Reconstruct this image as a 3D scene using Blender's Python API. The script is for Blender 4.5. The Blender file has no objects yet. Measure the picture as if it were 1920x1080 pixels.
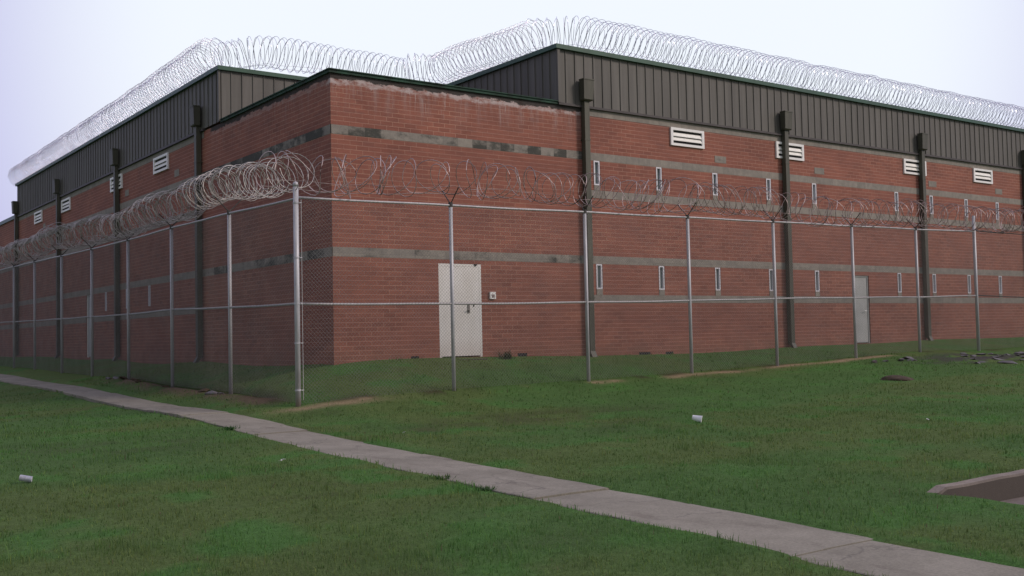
import bpy, math, random
import numpy as np
from mathutils import Matrix, Vector
random.seed(7); RNG = np.random.default_rng(11)
sc = bpy.context.scene
COL = sc.collection
PI = math.pi

# ------------------------------------------------------------------ helpers
class MB:
    """collects boxes, tubes and quads; build() links them as ONE mesh object"""
    def __init__(s): s.v = []; s.f = []; s.n = 0
    def add(s, V, F):
        s.v.extend([tuple(map(float, p)) for p in V]); s.f.extend([tuple(i + s.n for i in f) for f in F]); s.n += len(V)
        return s
    def box(s, x0, x1, y0, y1, z0, z1):
        V = [(x0,y0,z0),(x1,y0,z0),(x1,y1,z0),(x0,y1,z0),(x0,y0,z1),(x1,y0,z1),(x1,y1,z1),(x0,y1,z1)]
        F = [(0,3,2,1),(4,5,6,7),(0,1,5,4),(1,2,6,5),(2,3,7,6),(3,0,4,7)]
        return s.add(V, F)
    def quad(s, a, b, c, d): return s.add([a,b,c,d], [(0,1,2,3)])
    def tube(s, path, r, n=8, cap=True):
        V, F = tube_np(np.array(path, float), r, n)
        if cap:
            m = len(path)
            F = list(F) + [tuple(range(n-1,-1,-1)), tuple((m-1)*n + i for i in range(n))]
        return s.add(V, F)
    def lathe(s, c, prof, n=20, axis='z'):
        V = []; F = []
        for (r, h) in prof:
            for i in range(n):
                a = 2*PI*i/n
                V.append((c[0]+r*math.cos(a), c[1]+r*math.sin(a), c[2]+h))
        for j in range(len(prof)-1):
            for i in range(n):
                k = (i+1) % n
                F.append((j*n+i, j*n+k, (j+1)*n+k, (j+1)*n+i))
        F.append(tuple(range(n-1,-1,-1))); F.append(tuple((len(prof)-1)*n+i for i in range(n)))
        return s.add(V, F)
    def build(s, name, mat, parent=None, smooth=False):
        me = bpy.data.meshes.new(name)
        me.from_pydata(s.v, [], s.f); me.validate(); me.update()
        return link(name, me, mat, parent, smooth)

def link(name, me, mat, parent=None, smooth=False):
    o = bpy.data.objects.new(name, me); COL.objects.link(o)
    if mat: me.materials.append(mat)
    if smooth:
        me.polygons.foreach_set('use_smooth', [True]*len(me.polygons))
    if parent is not None:
        o.parent = parent
        o.matrix_parent_inverse = parent.matrix_basis.inverted()
    return o

def tube_np(P, r, n):
    """vectorised tube along a polyline; r scalar or per point"""
    T = np.gradient(P, axis=0); T /= np.linalg.norm(T, axis=1)[:, None] + 1e-12
    up = np.array([0.13, 0.07, 1.0]); up /= np.linalg.norm(up)
    if abs((T @ up)).mean() > .8: up = np.array([1.0, .1, 0.05]); up /= np.linalg.norm(up)
    A = np.cross(T, up); A /= np.linalg.norm(A, axis=1)[:, None] + 1e-12
    B = np.cross(T, A)
    rr = np.full(len(P), r) if np.isscalar(r) else np.array(r)
    a = np.arange(n) * 2*PI/n
    V = P[:, None, :] + rr[:, None, None]*(np.cos(a)[None, :, None]*A[:, None, :] + np.sin(a)[None, :, None]*B[:, None, :])
    V = V.reshape(-1, 3)
    m = len(P); j = np.arange(m-1)[:, None]; i = np.arange(n)[None, :]; k = (i+1) % n
    F = np.stack([j*n+i, j*n+k, (j+1)*n+k, (j+1)*n+i], -1).reshape(-1, 4)
    return V, F.tolist()

def mesh_np(name, V, F, mat, parent=None, col=None, smooth=False):
    """V (n,3), F (m,k) arrays -> mesh object, optional per vertex colour"""
    me = bpy.data.meshes.new(name)
    V = np.asarray(V, np.float32); F = np.asarray(F, np.int32); k = F.shape[1]
    me.vertices.add(len(V)); me.vertices.foreach_set('co', V.ravel())
    me.loops.add(F.size); me.loops.foreach_set('vertex_index', F.ravel())
    me.polygons.add(len(F)); me.polygons.foreach_set('loop_start', np.arange(len(F), dtype=np.int32)*k)
    me.polygons.foreach_set('loop_total', np.full(len(F), k, np.int32))
    if smooth: me.polygons.foreach_set('use_smooth', np.ones(len(F), bool))
    me.update(calc_edges=True)
    if col is not None:
        ca = me.color_attributes.new('col', 'FLOAT_COLOR', 'POINT')
        c4 = np.ones((len(V), 4), np.float32); c4[:, :3] = col
        ca.data.foreach_set('color', c4.ravel())
    return link(name, me, mat, parent)

def tag(o, label=None, cat=None, group=None, kind=None):
    if label: o['label'] = label
    if cat: o['category'] = cat
    if group: o['group'] = group
    if kind: o['kind'] = kind
    return o
def empty(name, loc=(0,0,0), label=None, cat=None, group=None):
    o = bpy.data.objects.new(name, None); COL.objects.link(o); o.location = loc
    o.empty_display_size = .2
    return tag(o, label, cat, group)

# ------------------------------------------------------------------ numpy value noise
_H = RNG.random((257, 257))
def vnoise(x, y):
    xi = np.floor(x).astype(int); yi = np.floor(y).astype(int); fx = x-xi; fy = y-yi
    fx = fx*fx*(3-2*fx); fy = fy*fy*(3-2*fy)
    a = _H[xi % 256, yi % 256]; b = _H[(xi+1) % 256, yi % 256]; c = _H[xi % 256, (yi+1) % 256]; d = _H[(xi+1) % 256, (yi+1) % 256]
    return (a*(1-fx)+b*fx)*(1-fy)+(c*(1-fx)+d*fx)*fy
def fbm(x, y, o=4):
    s = 0; a = .5; t = 0
    for i in range(o):
        s = s + a*vnoise(x*2**i+i*17.3, y*2**i+i*9.1); t += a; a *= .55
    return s/t
def sstep(a, b, x):
    t = np.clip((x-a)/(b-a), 0, 1); return t*t*(3-2*t)

# ------------------------------------------------------------------ terrain
ctrl = [(0,0,-.524),(2.3,0,-.46),(5.3,0,-.5),(8.8,0,-.56),(14.8,0,-.5),(18.2,0,-.49),(22,0,-.42),(28,0,-.44),(34,0,-.42),
(0,7.7,-.507),(0,15.9,-.489),(0,23.2,-.463),(0,28,-.436),(0,38,-.42),(8,8,-.5),(20,10,-.5),(10,25,-.5),
(-2.1,-2.73,-1.19),(1.25,-2.73,-1.07),(4.7,-2.73,-1.025),(7.93,-2.73,-.973),(10.97,-2.73,-.9),(14.2,-2.73,-.793),(17.2,-2.73,-.712),(20.2,-2.73,-.76),(26,-2.73,-.72),(32,-2.73,-.7),
(-2,.73,-1.075),(-2,4.4,-1.0),(-2,7.8,-.9),(-2,11.4,-.9),(-2,14.7,-.87),(-2,18.3,-.79),(-2,21.7,-.79),(-2,28,-.75),(-2,38,-.7),
(-10.4,-20.7,-1.62),(-25,-20,-1.7),(-25,5,-1.35),(-12,15,-1.2),(0,-25,-1.65),(15,-22,-1.5),(28,-15,-1.2),(34,-8,-.95),(-10,32,-1.0),(-10,0,-1.36),(-7,-11,-1.47),(4,-11,-1.38),(14,-10,-1.15),(-18,-8,-1.5),(-30,35,-1.2)]
CT = np.array(ctrl)
def _k(r2): return np.where(r2 > 0, .5*r2*np.log(r2+1e-12), 0)
_n = len(CT); _d2 = ((CT[:,None,:2]-CT[None,:,:2])**2).sum(-1)
_A = np.zeros((_n+3,_n+3)); _A[:_n,:_n] = _k(_d2)+np.eye(_n)*.5; _A[:_n,_n] = 1; _A[:_n,_n+1:] = CT[:,:2]; _A[_n,:_n] = 1; _A[_n+1:,:_n] = CT[:,:2].T
_w = np.linalg.solve(_A, np.r_[CT[:,2],0,0,0])
def tz(x, y):
    x = np.atleast_1d(np.asarray(x, float)); y = np.atleast_1d(np.asarray(y, float)); sh = x.shape
    xf = np.clip(x.ravel(), -32, 36); yf = np.clip(y.ravel(), -27, 40)
    z = _w[_n] + _w[_n+1]*xf + _w[_n+2]*yf
    for i in range(_n):
        z = z + _w[i]*_k((CT[i,0]-xf)**2+(CT[i,1]-yf)**2)
    return z.reshape(sh)
def T(x, y): return float(tz(x, y)[0])
BUMPX = 0
def micro(x, y):
    return (fbm(x*1.3+3, y*1.3+8, 3)-.5)*.05*sstep(.1, .8, np.hypot(np.minimum(x,0), np.minimum(y,0)))
def gz(x, y):
    x = np.atleast_1d(np.asarray(x, float)); y = np.atleast_1d(np.asarray(y, float))
    z = tz(x, y)+micro(x, y)
    # washed out hollow under the left fence and the shallow ditch at the right fence end
    z = z - .15*np.exp(-((x+1.88)/.15)**2)*sstep(-1.6,-.2,y)*(1-sstep(7.6,9.2,y))
    z = z + .05*np.exp(-((x+2.35)/.25)**2)*sstep(-1.6,-.2,y)*(1-sstep(7.6,9.2,y))*(.5+fbm(x*4,y*2,2))
    z = z - .13*np.exp(-((x-17.3-.25*(y+5))/1.5)**2-((y+4.9)/.45)**2)
    return z
def G(x, y): return float(gz(x, y)[0])

# sidewalk centre line x(y) and half width
def walk_c(y): return np.interp(y, [-27,-16.5,-13,-9,-4,0,9,20,40], [-4.75,-4.2,-4.03,-3.78,-3.55,-3.43,-3.33,-3.25,-3.1])
WH = .47
KX, KY = -1.78, -15.0            # outer corner of the kerb (grass side)

# soil mask: sandy strip along fences, dirt
def soil(x, y):
    n = fbm(x*1.7, y*1.7, 4)
    n2 = fbm(x*.9+40, y*3+7, 3)
    d = y+2.93+.05*np.sin(x*2.1)                     # right fence
    s = np.exp(-(d/.16)**2)*sstep(.42,.62, fbm(x*.8+11, y*.3, 3))*sstep(-2.5,-1.9,x)*(1-sstep(15.3,15.9,x))
    s = np.maximum(s, np.exp(-((x+1.6)/1.0)**2-((y+3.0)/.22)**2))
    s = np.maximum(s, .9*np.exp(-(d/.13)**2)*sstep(10.9,11.3,x)*(1-sstep(15.0,15.6,x)))
    return np.clip(s*(.55+.9*n), 0, 1)
def dirt(x, y):
    n = fbm(x*2.3+5, y*2.3, 4)
    d = np.exp(-((x+2.12)/.33)**2)*sstep(-2.8,-1.5,y)*(1-sstep(8.0,9.5,y))*sstep(.22,.45,n)
    d = np.maximum(d, .8*np.exp(-((y+2.75)/.22)**2)*sstep(.5,.62,fbm(x*1.1+70,y*.4,3))*sstep(-2,-1,x))
    b = np.exp(-((x-17.6)/3.0)**2-((y+4.4)/1.05)**2)*sstep(.36,.55,fbm(x*1.3+9,y*3+2,3))
    d = np.maximum(d, .95*b)
    p = sstep(.60,.78, fbm(x*.55+21, y*.55+33, 4))*sstep(.4,.65,n)*.28       # thin brown patches
    d = np.maximum(d, p)
    for (cx,cy,rx,ry,a) in [(1.0,-6.2,3.0,.8,.6),(-1.8,-6.6,1.1,.5,.6),(-6.2,-5.4,2.0,1.3,.45),(1.0,-8.2,1.8,1.2,.35),(-6.5,-14.6,1.5,.6,.35)]:
        d = np.maximum(d, a*np.exp(-((x-cx)/rx)**2-((y-cy)/ry)**2)*sstep(.3,.6,n))
    return np.clip(d, 0, 1)

# ------------------------------------------------------------------ materials
def new_mat(name):
    m = bpy.data.materials.new(name); m.use_nodes = True
    nt = m.node_tree; b = nt.nodes['Principled BSDF']
    return m, nt, b
def N(nt, t, **kw):
    n = nt.nodes.new(t)
    for k, v in kw.items(): setattr(n, k, v)
    return n
def L(nt, a, b): nt.links.new(a, b)
def obj_co(nt): return N(nt, 'ShaderNodeTexCoord').outputs['Object']
def noise(nt, co, scale, detail=4, rough=.6, dist=0):
    n = N(nt, 'ShaderNodeTexNoise'); n.inputs['Scale'].default_value = scale; n.inputs['Detail'].default_value = detail
    n.inputs['Roughness'].default_value = rough; n.inputs['Distortion'].default_value = dist
    L(nt, co, n.inputs['Vector']); return n.outputs['Fac']
def ramp(nt, fac, stops):
    r = N(nt, 'ShaderNodeValToRGB'); e = r.color_ramp.elements
    while len(e) > 1: e.remove(e[-1])
    e[0].position = stops[0][0]; e[0].color = (*stops[0][1], 1)
    for p, c in stops[1:]:
        x = e.new(p); x.color = (*c, 1)
    L(nt, fac, r.inputs[0]); return r.outputs['Color']
def mix(nt, fac, a, b, mode='MIX'):
    m = N(nt, 'ShaderNodeMix', data_type='RGBA', blend_type=mode)
    for s, v in ((m.inputs[0], fac), (m.inputs[6], a), (m.inputs[7], b)):
        if isinstance(v, (int, float)): s.default_value = v
        elif isinstance(v, tuple): s.default_value = (*v, 1)
        else: L(nt, v, s)
    return m.outputs[2]
def math_(nt, op, a, b=None, clamp=False):
    m = N(nt, 'ShaderNodeMath', operation=op); m.use_clamp = clamp
    for s, v in ((m.inputs[0], a), (m.inputs[1], b)):
        if v is None: continue
        if isinstance(v, (int, float)): s.default_value = v
        else: L(nt, v, s)
    return m.outputs[0]
def maprange(nt, v, a, b, c=0, d=1, smooth=True):
    m = N(nt, 'ShaderNodeMapRange'); m.interpolation_type = 'SMOOTHSTEP' if smooth else 'LINEAR'
    L(nt, v, m.inputs[0])
    for i, k in enumerate((a, b, c, d)): m.inputs[1+i].default_value = k
    return m.outputs[0]
def bump(nt, b, h, strength=.3, dist=.01):
    n = N(nt, 'ShaderNodeBump'); n.inputs['Strength'].default_value = strength; n.inputs['Distance'].default_value = dist
    L(nt, h, n.inputs['Height']); L(nt, n.outputs[0], b.inputs['Normal'])
def stretch(nt, co, s):
    m = N(nt, 'ShaderNodeMapping'); m.inputs['Scale'].default_value = s; L(nt, co, m.inputs['Vector']); return m.outputs[0]

def simple(name, col, rough=.6, metal=0, var=.25, scale=4, st=(1,1,1), bmp=0):
    m, nt, b = new_mat(name); co = stretch(nt, obj_co(nt), st)
    f = noise(nt, co, scale, 5)
    lo = tuple(c*(1-var) for c in col); hi = tuple(min(1, c*(1+var)) for c in col)
    L(nt, ramp(nt, f, [(.3, lo), (.7, hi)]), b.inputs['Base Color'])
    b.inputs['Roughness'].default_value = rough; b.inputs['Metallic'].default_value = metal
    if bmp: bump(nt, b, noise(nt, co, scale*6, 4), bmp)
    return m

Z0 = 1.984                                              # top of the block band above the lower windows
def brick_mat():
    m, nt, b = new_mat('red_brick'); co = obj_co(nt)
    s = N(nt, 'ShaderNodeSeparateXYZ'); L(nt, co, s.inputs[0]); X, Y, Z = s.outputs
    u = math_(nt, 'ADD', X, Y); v = math_(nt, 'SUBTRACT', Z, Z0 - 60*.1016)
    c = N(nt, 'ShaderNodeCombineXYZ'); L(nt, u, c.inputs[0]); L(nt, v, c.inputs[1])
    br = N(nt, 'ShaderNodeTexBrick'); L(nt, c.outputs[0], br.inputs['Vector'])
    br.inputs['Scale'].default_value = 1; br.inputs['Brick Width'].default_value = .3048; br.inputs['Row Height'].default_value = .1016
    br.inputs['Mortar Size'].default_value = .0065; br.inputs['Mortar Smooth'].default_value = .25; br.inputs['Bias'].default_value = 0
    br.inputs['Color1'].default_value = (.320,.122,.088,1); br.inputs['Color2'].default_value = (.235,.088,.066,1)
    br.inputs['Mortar'].default_value = (.46,.27,.205,1)
    col = br.outputs['Color']
    # head joints mostly filled / faded: mix towards a bed-joint-only version
    rowf = math_(nt, 'FRACT', math_(nt, 'DIVIDE', v, .1016))
    bed = maprange(nt, math_(nt, 'ABSOLUTE', math_(nt, 'SUBTRACT', rowf, .5)), .40, .455)
    plain = mix(nt, bed, (.280,.107,.079), (.39,.20,.160))
    pf = maprange(nt, noise(nt, c.outputs[0], .55, 3),   .40, .60, .12, .8)
    col = mix(nt, pf, col, plain)
    # large tonal variation
    col = mix(nt, 1.0, col, ramp(nt, noise(nt, stretch(nt, co, (.6,.6,1.4)), .8, 6, .65), [(.3,(.76,.75,.78)),(.7,(1.14,1.12,1.08))]), 'MULTIPLY')
    col = mix(nt, 1.0, col, ramp(nt, noise(nt, stretch(nt, c.outputs[0], (1.1,9,1)), 2.2, 4, .7), [(.3,(.86,.86,.88)),(.7,(1.1,1.08,1.06))]), 'MULTIPLY')
    # horizontal mortar fading: some joints darker
    f = noise(nt, stretch(nt, c.outputs[0], (1.2, 7, 1)), 1.3, 3, .6)
    col = mix(nt, math_(nt, 'MULTIPLY', maprange(nt, f, .5, .72), .55), col, mix(nt, .5, col, (.17,.09,.085)))
    # efflorescence below the parapet of the corner block
    low = maprange(nt, u, 7.0, 7.2, 1, 0)
    g = maprange(nt, Z, 4.7, 5.8)
    st = noise(nt, stretch(nt, c.outputs[0], (3.2, .45, 1)), 1.6, 5, .7)
    e = math_(nt, 'MULTIPLY', math_(nt, 'MULTIPLY', g, low), maprange(nt, st, .42, .78), True)
    front = maprange(nt, Y, .02, .3, 1, .35)
    e = math_(nt, 'MULTIPLY', e, front)
    col = mix(nt, math_(nt, 'MULTIPLY', e, .62), col, (.42,.36,.36))
    # ragged black course right under the coping, white calcium line and drips below it
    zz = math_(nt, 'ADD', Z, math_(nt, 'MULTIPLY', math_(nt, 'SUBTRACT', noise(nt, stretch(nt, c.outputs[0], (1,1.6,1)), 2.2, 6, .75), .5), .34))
    st2 = noise(nt, stretch(nt, c.outputs[0], (1.0, 1.6, 1)), 3.2, 5, .7)
    e2 = math_(nt, 'MULTIPLY', math_(nt, 'MULTIPLY', maprange(nt, zz, 5.50, 5.57), low), maprange(nt, st2, .34, .56), True)
    col = mix(nt, math_(nt, 'MULTIPLY', math_(nt, 'MULTIPLY', e2, front), .75), col, (.56,.49,.50))
    st4 = noise(nt, stretch(nt, c.outputs[0], (11, .7, 1)), 1.3, 3, .6)
    e4 = math_(nt, 'MULTIPLY', math_(nt, 'MULTIPLY', maprange(nt, Z, 4.9, 5.6), low), maprange(nt, st4, .62, .70), True)
    col = mix(nt, math_(nt, 'MULTIPLY', math_(nt, 'MULTIPLY', e4, front), .55), col, (.60,.54,.54))
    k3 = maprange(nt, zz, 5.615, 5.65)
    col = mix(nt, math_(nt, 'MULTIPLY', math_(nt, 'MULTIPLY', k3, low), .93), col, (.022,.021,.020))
    # dirt splash at the foot
    g4 = maprange(nt, Z, -.05, -.55); st4 = noise(nt, c.outputs[0], 1.1, 5)
    col = mix(nt, math_(nt, 'MULTIPLY', g4, maprange(nt, st4, .35, .7, .15, .6)), col, (.20,.11,.08))
    L(nt, col, b.inputs['Base Color']); b.inputs['Roughness'].default_value = .9
    h = math_(nt, 'ADD', math_(nt, 'MULTIPLY', br.outputs['Fac'], -1.0), math_(nt, 'MULTIPLY', noise(nt, co, 40, 3), .35))
    bump(nt, b, h, .5, .006)
    return m
def block_mat(name, dirty):
    m, nt, b = new_mat(name); co = obj_co(nt)
    s = N(nt, 'ShaderNodeSeparateXYZ'); L(nt, co, s.inputs[0]); X, Y, Z = s.outputs
    u = math_(nt, 'ADD', X, Y)
    c = N(nt, 'ShaderNodeCombineXYZ'); L(nt, u, c.inputs[0]); L(nt, math_(nt, 'ADD', Z, 40*.2032 - Z0), c.inputs[1])
    br = N(nt, 'ShaderNodeTexBrick'); L(nt, c.outputs[0], br.inputs['Vector'])
    br.inputs['Scale'].default_value = 1; br.inputs['Brick Width'].default_value = .4064; br.inputs['Row Height'].default_value = 4.0
    br.offset = 0
    br.inputs['Mortar Size'].default_value = .004; br.inputs['Mortar Smooth'].default_value = .3; br.inputs['Bias'].default_value = -.1
    br.inputs['Color1'].default_value = (.29,.262,.235,1); br.inputs['Color2'].default_value = (.235,.215,.195,1); br.inputs['Mortar'].default_value = (.19,.175,.16,1)
    col = mix(nt, 1.0, br.outputs['Color'], ramp(nt, noise(nt, co, 6, 5), [(.3,(.8,.8,.82)),(.7,(1.12,1.12,1.1))]), 'MULTIPLY')
    # stained cells
    fl = math_(nt, 'FLOOR', math_(nt, 'DIVIDE', u, .4064))
    wn = N(nt, 'ShaderNodeTexWhiteNoise', noise_dimensions='1D'); L(nt, math_(nt, 'ADD', fl, math_(nt, 'FLOOR', Z)), wn.inputs['W'])
    if dirty:
        big = noise(nt, stretch(nt, c.outputs[0], (1, 3, 1)), .55, 2)
        k = math_(nt, 'ADD', math_(nt, 'MULTIPLY', wn.outputs[0], .24), math_(nt, 'MULTIPLY', big, .9))
        hi = maprange(nt, Z, 4.0, 4.3, 0, .16)
        leftw = maprange(nt, Y, .05, .5, 0, .10)
        k = math_(nt, 'ADD', math_(nt, 'ADD', k, hi), math_(nt, 'MULTIPLY', leftw, hi and 1.0))
        k = math_(nt, 'ADD', k, math_(nt, 'MULTIPLY', noise(nt, stretch(nt, co, (1,1,1.7)), 3.0, 6, .7), .72))
        msk = maprange(nt, k, .98, 1.22, 0, .90)
        col = mix(nt, msk, col, (.040,.042,.038))
    else:
        k = noise(nt, stretch(nt, co, (1,1,2)), 1.6, 5)
        col = mix(nt, maprange(nt, k, .60, .78, 0, .6), col, (.09,.088,.08))
    L(nt, col, b.inputs['Base Color']); b.inputs['Roughness'].default_value = .92
    bump(nt, b, noise(nt, co, 30, 4), .35, .01)
    return m
M = {}
M['brick'] = brick_mat()
M['band'] = block_mat('concrete_block', False)
M['band_dirty'] = block_mat('stained_concrete_block', True)
def siding_mat(name, col, dirty=.5):
    m, nt, b = new_mat(name); co = obj_co(nt)
    f = noise(nt, stretch(nt, co, (5,5,.35)), 1.2, 5, .6)
    c = ramp(nt, f, [(.3, tuple(k*.8 for k in col)), (.7, tuple(k*1.2 for k in col))])
    s = N(nt, 'ShaderNodeSeparateXYZ'); L(nt, co, s.inputs[0])
    u = math_(nt, 'ADD', s.outputs[0], s.outputs[1])
    wn = N(nt, 'ShaderNodeTexWhiteNoise', noise_dimensions='1D'); L(nt, math_(nt, 'FLOOR', math_(nt, 'DIVIDE', math_(nt,'SUBTRACT',u,6.25), .305)), wn.inputs['W'])
    c = mix(nt, 1.0, c, ramp(nt, wn.outputs[0], [(0,(.9,.9,.9)),(1,(1.1,1.1,1.1))]), 'MULTIPLY')
    L(nt, c, b.inputs['Base Color']); b.inputs['Roughness'].default_value = .62
    bump(nt, b, noise(nt, stretch(nt, co, (.5,.5,2)), 1.5, 3), .12, .03)
    return m
M['siding'] = siding_mat('bronze_metal_siding', (.108,.102,.095))
M['cap'] = simple('green_metal_trim', (.022,.085,.055), .45, 0, .25, 2)
M['coping'] = simple('weathered_dark_green_coping', (.014,.048,.032), .8, 0, .8, 3)
M['flash'] = simple('dark_flashing', (.050,.043,.045), .6, 0, .3, 3)
M['spout'] = simple('dark_bronze_downspout', (.068,.068,.050), .55, 0, .3, 2, (3,3,.4))
M['spout_dark'] = simple('black_bronze_downspout', (.017,.019,.016), .6, 0, .3, 2)
M['white'] = simple('white_painted_steel', (.86,.85,.86), .5, 0, .06, 5)
def door_mat():
    m, nt, b = new_mat('white_door_paint'); co = obj_co(nt)
    c = ramp(nt, noise(nt, stretch(nt, co, (1,1,.4)), 2.2, 6, .65), [(.3,(.68,.65,.63)),(.65,(.78,.76,.76))])
    k = noise(nt, stretch(nt, co, (2.5,2.5,.7)), 3.4, 6, .75)
    c = mix(nt, maprange(nt, k, .60, .75, 0, .45), c, (.33,.26,.22))
    s = N(nt, 'ShaderNodeSeparateXYZ'); L(nt, co, s.inputs[0])
    c = mix(nt, maprange(nt, s.outputs[2], .1, -.45, 0, .4), c, (.42,.35,.31))
    L(nt, c, b.inputs['Base Color']); b.inputs['Roughness'].default_value = .55; return m
M['door'] = door_mat()
M['door_grey'] = simple('grey_door_paint', (.42,.43,.44), .55, 0, .1, 3)
M['glass'] = simple('dark_window_glass', (.16,.19,.19), .3, 0, .3, 3)
M['frame'] = simple('aluminium_window_frame', (.70,.69,.76), .5, .0, .1, 5)
M['black'] = simple('dark_opening', (.012,.012,.014), .8, 0, .2, 3)
M['slat'] = simple('white_louvre_slat', (.84,.83,.80), .5, 0, .1, 5)
def galv(name, col, rough, metal, var):
    m, nt, b = new_mat(name); co = obj_co(nt)
    f = noise(nt, stretch(nt, co, (6,6,1.2)), 3, 6, .7)
    c = ramp(nt, f, [(.25, tuple(k*(1-var) for k in col)), (.75, tuple(min(1,k*(1+var)) for k in col))])
    s = N(nt, 'ShaderNodeSeparateXYZ'); L(nt, co, s.inputs[0])
    c = mix(nt, maprange(nt, s.outputs[2], -.95, -1.2, 0, .6), c, (.26,.17,.12))
    L(nt, c, b.inputs['Base Color']); b.inputs['Roughness'].default_value = rough; b.inputs['Metallic'].default_value = metal
    return m
M['post'] = galv('galvanised_steel_post', (.47,.47,.51), .5, .15, .22)
M['rail'] = galv('galvanised_steel_rail', (.43,.42,.44), .5, .15, .25)
M['arm'] = simple('dull_steel_arm', (.07,.065,.065), .7, .2, .3, 8)
M['mesh'] = simple('chain_link_wire', (.18,.18,.18), .6, .1, .3, 2)
M['razor'] = simple('razor_wire_steel', (.47,.44,.43), .42, .3, .35, 9)
M['razor_old'] = simple('weathered_razor_wire_steel', (.44,.35,.35), .45, .25, .75, 1.6)
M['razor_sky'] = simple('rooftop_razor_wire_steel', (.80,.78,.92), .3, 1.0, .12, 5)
M['cable'] = simple('dark_tension_cable', (.02,.02,.022), .6, .2, .2, 3)

def ground_mat():
    m, nt, b = new_mat('lawn_soil'); co = obj_co(nt)
    at = N(nt, 'ShaderNodeAttribute'); at.attribute_name = 'col'
    f = noise(nt, co, 14, 8, .75)
    c = mix(nt, 1.0, at.outputs['Color'], ramp(nt, f, [(.25,(.65,.65,.65)),(.75,(1.3,1.3,1.3))]), 'MULTIPLY')
    f2 = noise(nt, co, 70, 4, .7)
    c = mix(nt, 1.0, c, ramp(nt, f2, [(.3,(.6,.6,.6)),(.7,(1.3,1.3,1.3))]), 'MULTIPLY')
    L(nt, c, b.inputs['Base Color']); b.inputs['Roughness'].default_value = 1
    b.inputs['Specular IOR Level'].default_value = .1
    bump(nt, b, math_(nt, 'ADD', f, f2), .8, .03)
    return m
M['ground'] = ground_mat()
def blade_mat():
    m, nt, b = new_mat('grass_blades')
    at = N(nt, 'ShaderNodeAttribute'); at.attribute_name = 'col'
    L(nt, at.outputs['Color'], b.inputs['Base Color']); b.inputs['Roughness'].default_value = .75
    b.inputs['Specular IOR Level'].default_value = .1
    tr = N(nt, 'ShaderNodeBsdfTranslucent'); L(nt, at.outputs['Color'], tr.inputs['Color'])
    mx = N(nt, 'ShaderNodeMixShader'); mx.inputs[0].default_value = .5
    L(nt, b.outputs[0], mx.inputs[1]); L(nt, tr.outputs[0], mx.inputs[2]); L(nt, mx.outputs[0], nt.nodes['Material Output'].inputs['Surface'])
    return m
M['blade'] = blade_mat()
def concrete_mat(name, a, c_, crack=True):
    m, nt, b = new_mat(name); co = obj_co(nt)
    c = ramp(nt, noise(nt, co, 1.3, 8, .7), [(.3, a), (.7, c_)])
    c = mix(nt, 1.0, c, ramp(nt, noise(nt, co, 45, 5, .75), [(.3,(.72,.72,.72)),(.7,(1.22,1.22,1.22))]), 'MULTIPLY')
    k = noise(nt, stretch(nt, co, (1.6,.5,1)), 2.1, 6, .7)
    c = mix(nt, maprange(nt, k, .50, .75, 0, .6), c, (.11,.09,.07))
    if crack:
        # edge soil stain
        s = N(nt, 'ShaderNodeSeparateXYZ'); L(nt, co, s.inputs[0])
        v = N(nt, 'ShaderNodeTexVoronoi', feature='DISTANCE_TO_EDGE'); v.inputs['Scale'].default_value = .55
        d = N(nt, 'ShaderNodeVectorMath', operation='ADD')
        nn = N(nt, 'ShaderNodeTexNoise'); nn.inputs['Scale'].default_value = 1.7; nn.inputs['Detail'].default_value = 6; L(nt, co, nn.inputs['Vector'])
        L(nt, co, d.inputs[0]); L(nt, nn.outputs['Color'], d.inputs[1]); L(nt, d.outputs[0], v.inputs['Vector'])
        c = mix(nt, maprange(nt, v.outputs['Distance'], .002, .009, .35, 0), c, (.05,.045,.04))
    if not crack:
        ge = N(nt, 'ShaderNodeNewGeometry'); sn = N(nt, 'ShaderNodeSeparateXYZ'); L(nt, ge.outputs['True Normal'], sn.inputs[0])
        c = mix(nt, maprange(nt, math_(nt, 'ABSOLUTE', sn.outputs[2]), .75, .5, 0, .88), c, (.052,.043,.037))  # steep faces mixed darker: shade on the kerb side painted into the colour
    L(nt, c, b.inputs['Base Color']); b.inputs['Roughness'].default_value = .95
    bump(nt, b, noise(nt, co, 60, 5, .7), .5, .006)
    return m
M['walk'] = concrete_mat('sidewalk_concrete', (.180,.166,.130), (.290,.268,.218))
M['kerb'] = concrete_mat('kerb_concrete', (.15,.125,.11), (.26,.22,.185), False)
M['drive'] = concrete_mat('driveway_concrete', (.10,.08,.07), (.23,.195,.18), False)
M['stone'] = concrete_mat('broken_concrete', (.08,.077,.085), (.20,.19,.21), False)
M['rubble_dirt'] = simple('mound_soil', (.060,.042,.028), 1, 0, .4, 9, bmp=.8)
M['foam'] = simple('white_foam', (.85,.85,.86), .6, 0, .04, 8)
M['paper'] = simple('crumpled_paper', (.60,.60,.62), .8, 0, .15, 12, bmp=.4)

# ------------------------------------------------------------------ ground sheet
def axis_vals(lo, hi, step, flo, fhi, grow=1.35, snaps=()):
    a = list(np.arange(lo, hi+1e-6, step)); s = step
    while a[-1] < fhi: s *= grow; a.append(a[-1]+s)
    s = step; pre = []; cur = lo
    while cur > flo: s *= grow; cur -= s; pre.append(cur)
    a = np.array(pre[::-1]+a)
    for v in snaps: a[np.argmin(abs(a-v))] = v
    return a
gx = axis_vals(-13, 24, .12, -400, 400, 1.3, (KX+.11, 12.0))
gy = axis_vals(-21, 20, .12, -400, 400, 1.3, (KY-.11, -19.0))
GXX, GYY = np.meshgrid(gx, gy, indexing='ij')
GZ = gz(GXX, GYY)
# lower the lawn a little under the sidewalk so that the slab sits proud of the soil
wd = np.abs(GXX-walk_c(GYY)); GZ = GZ - .09*(1-sstep(WH-.16, WH-.01, wd))
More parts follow.
